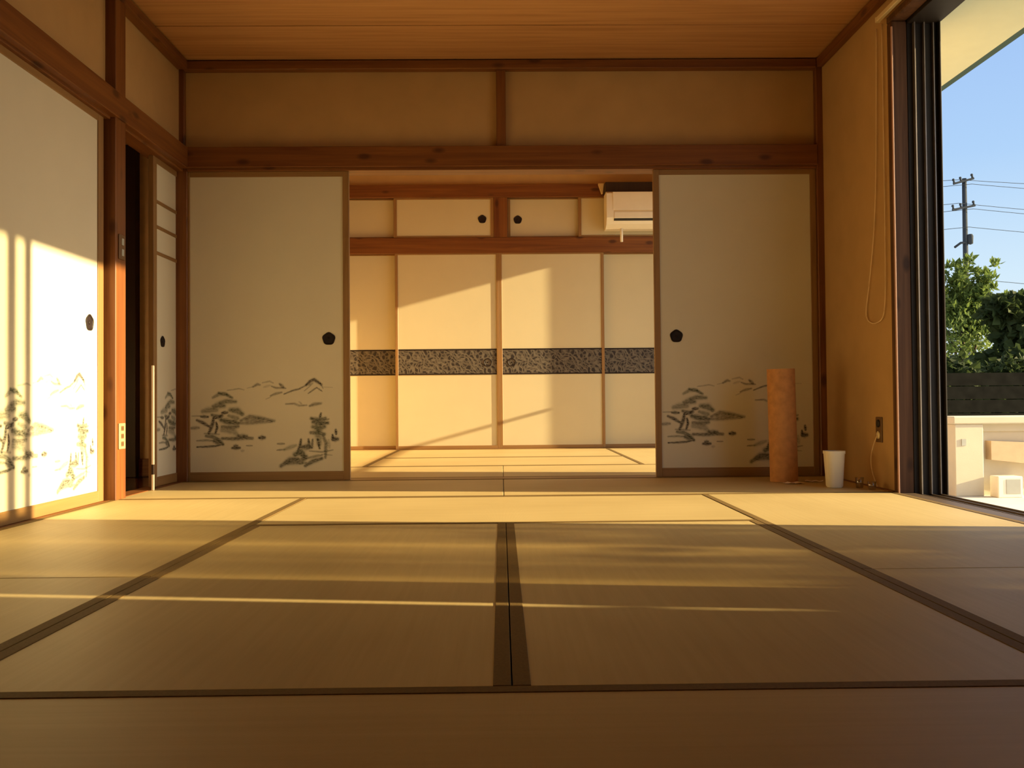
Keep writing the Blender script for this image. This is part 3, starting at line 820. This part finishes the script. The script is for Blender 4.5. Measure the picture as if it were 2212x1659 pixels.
# outlets on the left post
op = empty('power_outlet', (-1.776, 4.147, 0.292))
tag(op, 'cream three hole power outlet low on the left cedar post', 'power outlet')
MB().box(0.0002, 0.007, -0.034, 0.034, -0.060, 0.060, 0.002).build('cover_plate', OUTL, op)
for zz in (-0.036, 0.0, 0.036):
    for yy in (-0.007, 0.007):
        MB().box(0.0065, 0.0074, yy - 0.0012, yy + 0.0012, zz - 0.005, zz + 0.005).build('slot', BLACKS, op)
    MB().box(0.0066, 0.0072, -0.015, 0.015, zz - 0.011, zz + 0.011).build('socket_insert', SOCK, op)
sw = empty('light_switch', (-1.776, 4.147, 1.172))
tag(sw, 'brown light switch high on the left cedar post', 'light switch')
MB().box(0.0002, 0.007, -0.032, 0.032, -0.058, 0.058, 0.002).build('cover_plate', SOCK, sw)
for zz in (-0.025, 0.025):
    MB().box(0.0068, 0.0095, -0.010, 0.014, zz - 0.016, zz + 0.016, 0.001).build('rocker', BLOCKS, sw)
# curtain rail and pull cord
cr = empty('curtain_rail', (1.812, 3.4, 2.25))
tag(cr, 'pale curtain rail along the top of the window', 'curtain rail')
MB().box(-0.012, 0.010, -2.4, 0.79, -0.012, 0.012, 0.003).build('track', CREAMPL, cr)
MB().box(-0.014, 0.012, 0.79, 0.80, -0.014, 0.014, 0.003).build('end_cap', CREAMPL, cr)
for yy in (0.55, -0.6, -1.8):
    MB().box(0.008, 0.0275, yy - 0.012, yy + 0.012, -0.004, 0.010, 0.001).build('bracket', GREYAL, cr)
cd_pts = []
raw = [(4.262, 2.235), (4.275, 1.90), (4.290, 1.53), (4.325, 1.25), (4.385, 1.03), (4.432, 0.90), (4.438, 0.855), (4.415, 0.825), (4.35, 0.805), (4.27, 0.81), (4.225, 0.84), (4.205, 0.95), (4.200, 1.3), (4.200, 1.7), (4.200, 2.235)]
for (ya, za), (yb, zb) in zip(raw, raw[1:]):
    for k in range(6):
        cd_pts.append((1.832, ya + (yb - ya) * k / 6, za + (zb - za) * k / 6))
cd_pts.append((1.832, 4.2, 2.235))
for _ in range(6):
    cd_pts = [cd_pts[0]] + [tuple((a + 2 * b_ + c) / 4 for a, b_, c in zip(p, q, r_)) for p, q, r_ in zip(cd_pts, cd_pts[1:], cd_pts[2:])] + [cd_pts[-1]]
o = MB().tube(cd_pts, 0.0027, 6).build('pull_cord', CORDM, None, True)
tag(o, 'thin pale looped cord hanging down the right plaster wall', 'cord')

# ------------------------------------------------------------------ outdoors
GZ = -0.46
struct(MB().box(2.05, 90, -30, 120, GZ - 0.2, GZ).build('ground', CONC), 'pale sunlit concrete yard outside the window', 'ground')
# low cream wall with pillar and coping
gw = empty('garden_wall', (4.1, 8.1, GZ)); struct(gw, 'low cream garden wall with a pillar outside the window', 'garden wall')
gw.rotation_euler = (0, 0, R(0))
MB().box(0.0, 0.26, -0.10, 0.16, 0, 0.655, 0.006).build('pillar', CREAMW, gw)
MB().box(0.26, 3.2, 0.0, 0.12, 0, 0.640).build('wall_panel', CREAMW, gw)
MB().box(-0.02, 3.2, -0.12, 0.18, 0.655, 0.725, 0.010).build('coping', CREAMW, gw)
MB().box(0.26, 3.2, -0.03, 0.0, 0.585, 0.655, 0.004).build('ledge', CREAMW, gw)
TANB = plain('tan_board', (0.50, 0.36, 0.22), rough=0.8)
MB().prism([(0.33, 0.50), (1.3, 0.45), (1.3, 0.22), (0.33, 0.33)], 'y', -0.10, 0.0).build('sloped_cover', TANB, gw)
MB().box(0.06, 0.10, -0.106, -0.10, 0.46, 0.52).build('vent_hole', BLOCKS, gw)
# white box at the foot of the wall
mbx = empty('utility_box', (4.50, 7.92, GZ)); tag(mbx, 'small white utility box at the foot of the cream garden wall', 'utility box')
MB().box(-0.09, 0.13, -0.06, 0.08, 0, 0.19, 0.006).build('case', WHITEPL, mbx)
MB().box(-0.02, 0.11, -0.064, -0.058, 0.035, 0.165, 0.002).build('cover', BLOCKS, mbx)
# dark fence
fn = empty('board_fence', (4.2, 10.8, GZ)); struct(fn, 'dark board fence behind the cream garden wall', 'fence')
m = MB()
for k in range(7):
    m.box(-1.0, 5.5, 0, 0.03, 0.05 + k * 0.165, 0.05 + k * 0.165 + 0.155)
m.build('boards', FENCE, fn)
for k in range(4):
    MB().box(-0.9 + 2.0 * k, -0.8 + 2.0 * k, 0.03, 0.12, 0, 1.22).build('fence_post', FENCE, fn)

def leaf_cloud(centers, n, size, seed, flat=0.0, up=0.0):
    """many folded leaf blades around blob centres: one foliage mesh"""
    rnd = random.Random(seed)
    vs, fs = [], []
    for _ in range(n):
        cx, cy, cz, rx, ry, rz = rnd.choice(centers)
        while True:
            p = Vector((rnd.uniform(-1, 1), rnd.uniform(-1, 1), rnd.uniform(-1, 1)))
            if p.length <= 1 and p.length > 0.25: break
        p = Vector((cx + p.x * rx, cy + p.y * ry, cz + p.z * rz))
        d = Vector((rnd.gauss(0, 1), rnd.gauss(0, 1), rnd.gauss(up, 0.8))).normalized()
        s = d.cross(Vector((rnd.gauss(0, 1), rnd.gauss(0, 1), rnd.gauss(0, 1)))).normalized()
        nrm = d.cross(s)
        L_ = size * rnd.uniform(0.7, 1.4); w_ = L_ * (0.22 if up > 0.3 else 0.42)
        i = len(vs)
        vs += [p, p + d * L_ * 0.5 + s * w_ + nrm * w_ * 0.35, p + d * L_, p + d * L_ * 0.5 - s * w_ + nrm * w_ * 0.35]
        fs += [(i, i + 1, i + 2), (i, i + 2, i + 3)]
    return vs, fs
def tree(name, loc, centers, n, size, mat_, trunk, seed, label, cat, group=None, up=0.0):
    t = empty(name, loc); tag(t, label, cat, group)
    vs, fs = leaf_cloud(centers, n, size, seed, up=up)
    me = bpy.data.meshes.new('foliage'); me.from_pydata([tuple(v) for v in vs], [], fs); me.materials.append(mat_)
    o = bpy.data.objects.new('foliage', me); C.objects.link(o); o.parent = t
    for k_, (pts, ra, rb) in enumerate(trunk): MB().tube(pts, ra, 8, rb).build('trunk' if k_ == 0 else 'stem', TRUNK, t, True)
    return t
# tall bushy tree behind the fence (px 2045-2150, y 540-820)
cl = [(0, 0, 1.4, 0.75, 0.8, 0.7), (0.2, 0, 1.5, 0.8, 0.6, 0.6), (-0.2, 0, 1.7, 0.5, 0.6, 0.6), (0.1, 0, 2.2, 0.5, 0.5, 0.45), (-0.1, 0, 2.1, 0.6, 0.7, 0.5), (0.35, 0, 1.9, 0.55, 0.6, 0.5), (-0.5, 0.3, 1.2, 0.7, 0.6, 0.6)]
rnd = random.Random(2)
for k in range(34):
    a = rnd.uniform(-0.7, 1.35); L_ = rnd.uniform(0.5, 1.45) * (1.0 - 0.18 * abs(a - 0.1))
    for q in range(7):
        f_ = 0.3 + 0.1 * q
        cl.append((0.05 + math.sin(a) * L_ * f_ * 1.15, rnd.uniform(-0.2, 0.2), 2.05 + math.cos(a) * L_ * f_ * 1.1, 0.13 - 0.014 * q, 0.12, 0.13 - 0.014 * q))
tree('tree', (8.32, 15.9, GZ), cl + cl[:8] * 9, 11000, 0.105, LEAF1,
     [([(0, 0, 0), (0.02, 0, 1.2), (0, 0.03, 2.6)], 0.09, 0.03), ([(0, 0, 1.1), (0.3, 0, 2.0), (0.7, 0, 2.7)], 0.04, 0.012), ([(0, 0, 1.3), (-0.25, 0, 2.1)], 0.035, 0.012)], 3, 'bushy sunlit tree beyond the dark fence, next to the utility pole', 'tree', None, 0.9)
tree('shrub', (8.02, 13.9, GZ), [(0, 0, 1.2, 0.7, 0.7, 0.55), (0.2, 0, 1.95, 0.36, 0.4, 0.40), (0.6, 0, 1.5, 0.5, 0.6, 0.5), (-0.15, 0, 2.25, 0.2, 0.3, 0.2), (0.15, 0, 2.35, 0.14, 0.2, 0.12), (0.45, 0, 2.1, 0.16, 0.2, 0.16)], 4600, 0.15, LEAF2,
     [([(0, 0, 0), (0.05, 0, 1.6)], 0.06, 0.02), ([(0.05, 0, 0.7), (0.5, 0, 1.4)], 0.03, 0.012)], 4, 'dark broad leaved shrub at the right edge of the window view', 'shrub')
tree('hedge', (7.3, 12.6, GZ), [(x_, 0, 0.85, 0.5, 0.35, 0.66) for x_ in (-1.5, -0.8, 0, 0.8, 1.6, 2.4)], 6500, 0.12, LEAF2,
     [([(x_, 0, 0), (x_, 0, 0.9)], 0.03, 0.015) for x_ in (-1.4, 0.1, 1.7)], 5, 'dark clipped hedge just behind the board fence', 'hedge')
# low planting outside the near part of the window (its shade falls on the mats)
tree('garden_shrub', (6.0, 1.65, GZ), [(0, y_, 0.95, 0.25, 0.24, 0.98 + 0.12 * (k % 2)) for k, y_ in enumerate((-0.85, -0.5, -0.2, 0.1, 0.35, 0.52))], 4200, 0.10, LEAF2,
     [([(0, y_, 0), (0, y_, 0.9)], 0.02, 0.01) for y_ in (-0.5, 0.3)], 8, 'leafy garden shrub in the yard outside the near end of the window', 'shrub')

sh = empty('white_building', (14.6, 25.0, GZ)); struct(sh, 'white building glimpsed through the dark shrub', 'building')
MB().box(-1.6, 3.0, 0.0, 3.0, 0.0, 2.0).build('wall', WHITEPL, sh)
MB().prism([(-1.8, 1.98), (3.2, 1.98), (0.7, 2.35)], 'y', -0.2, 3.2).build('roof', POLE, sh)
# utility pole and wires
PD = 46.0
up_ = empty('utility_pole', (24.35, PD, GZ)); tag(up_, 'tall grey utility pole with two crossarms above the trees', 'utility pole')
MB().tube([(0, 0, 0), (0, 0, 12.35)], 0.17, 12, 0.11).build('pole', POLE, up_, True)
for zz, tilt, w_ in ((11.75, 0.16, 0.50), (10.35, 0.12, 0.55)):
    o = MB().box(-w_ * 1.35, w_ * 0.85, -0.06, 0.06, -0.05, 0.05).build('crossarm', POLE, up_); o.location = (0, -0.16, zz - GZ - 0.46 + 0.46); o.rotation_euler = (0, -tilt * 1.6, 0)
    for xx in (-w_ * 1.25, -w_ * 0.5, w_ * 0.75):
        q = MB().lathe([(0, 0.05), (0.06, 0.05), (0.04, 0.14), (0.07, 0.17), (0.05, 0.26), (0, 0.27)], 10, Matrix.Translation((xx, 0, 0))).build('insulator', POLE, o, True)
o = MB().tube([(-0.62, -0.1, 8.72), (-0.30, -0.1, 8.95), (0, -0.1, 8.98)], 0.06, 8).build('street_lamp_arm', POLE, up_, True)
MB().lathe([(0, 0.0), (0.13, 0.05), (0.15, 0.45), (0.1, 0.55), (0, 0.56)], 14, Matrix.Translation((0.2, -0.12, 8.85))).build('transformer_can', POLE, up_, True)
for i, (dx, z0, z1, lab) in enumerate(((-0.4, 11.78, 12.1, 'topmost overhead wire at the utility pole head'), (0.3, 11.55, 11.5, 'second overhead wire from the top, at the upper crossarm'), (-0.4, 10.55, 10.25, 'overhead wire at the lower crossarm, upper of its pair'), (0.35, 10.25, 9.95, 'overhead wire at the lower crossarm, lower of its pair'), (0.1, 9.3, 9.0, 'overhead wire halfway down the pole above the tree'), (0.1, 6.6, 6.2, 'overhead wire low beside the tree top'), (0.1, 5.2, 5.0, 'lowest overhead wire near the shrub top'))):
    pts = []
    for k in range(-16, 17):
        s = k / 16.0
        pts.append((24.35 + dx + 16 * s, PD - 0.2 + 2.0 * abs(s), z0 + (z1 - z0) * abs(s) - 0.55 * math.sin(math.pi * min(1, abs(s))) * 0.5))
    o = MB().tube(pts, 0.014, 5).build('overhead_wire', POLE)
    tag(o, lab, 'overhead wire', 'overhead wires')

# ------------------------------------------------------------------ light
sd = Vector((-1.0, 0.130, -0.265)).normalized()
sl = bpy.data.lights.new('sun', 'SUN'); sl.energy = 18.0; sl.color = (1.0, 0.76, 0.40); sl.angle = R(0.6)
so = bpy.data.objects.new('sun', sl); C.objects.link(so)
so.rotation_euler = sd.to_track_quat('-Z', 'Y').to_euler()

wd = bpy.data.worlds.new('sky'); scene.world = wd; wd.use_nodes = True
nt = wd.node_tree; nd = nt.nodes; lk = nt.links
bg = nd['Background']
tc = nd.new('ShaderNodeTexCoord'); sp = nd.new('ShaderNodeSeparateXYZ')
lk.new(tc.outputs['Generated'], sp.inputs[0])
rp = ramp(nd, [(0.0, (0.86, 0.92, 0.96)), (0.12, (0.66, 0.84, 0.98)), (0.24, (0.44, 0.66, 0.96)), (0.40, (0.34, 0.53, 0.91)), (0.52, (0.85, 0.88, 0.92)), (1.0, (0.75, 0.80, 0.90))])  # sky above the view is brightened to fill the shaded floor
lk.new(sp.outputs['Z'], rp.inputs['Fac'])
# bright glow around the low sun, added to bring more skylight indoors
dp = nd.new('ShaderNodeVectorMath'); dp.operation = 'DOT_PRODUCT'
dp.inputs[1].default_value = tuple(-sd)
lk.new(tc.outputs['Generated'], dp.inputs[0])
gr = ramp(nd, [(0.50, (0, 0, 0)), (0.75, (0.9, 0.85, 0.75)), (0.92, (2.6, 2.3, 1.8)), (1.0, (6.0, 5.0, 3.6))])
lk.new(dp.outputs['Value'], gr.inputs['Fac'])
ad = nd.new('ShaderNodeMix'); ad.data_type = 'RGBA'; ad.blend_type = 'ADD'; ad.inputs[0].default_value = 1.0
lk.new(rp.outputs['Color'], ad.inputs[6]); lk.new(gr.outputs['Color'], ad.inputs[7])
lk.new(ad.outputs[2], bg.inputs['Color'])
bg.inputs['Strength'].default_value = 1.0

# ------------------------------------------------------------------ camera
cam = bpy.data.cameras.new('camera'); co = bpy.data.objects.new('camera', cam); C.objects.link(co)
FPX, YAW, PIT, ROL = 1916.33, -0.0121997, 0.0190240, 0.0084598
cam.sensor_width = 36.0; cam.sensor_fit = 'HORIZONTAL'
cam.lens = FPX / 2212 * 36.0
cam.clip_start = 0.02; cam.clip_end = 500
Rm = Matrix.Rotation(YAW, 3, 'Z') @ Matrix.Rotation(R(90) + PIT, 3, 'X') @ Matrix.Rotation(-ROL, 3, 'Z')
co.matrix_world = Matrix.Translation((-0.00803, 0.0, 0.4404)) @ Rm.to_4x4()
scene.camera = co

scene.view_settings.view_transform = 'Standard'
scene.view_settings.look = 'None'
scene.view_settings.exposure = 0.0
scene.view_settings.gamma = 1.0
scene.view_settings.use_curve_mapping = False
scene.cycles.max_bounces = 14
scene.cycles.diffuse_bounces = 9
scene.cycles.transparent_max_bounces = 16
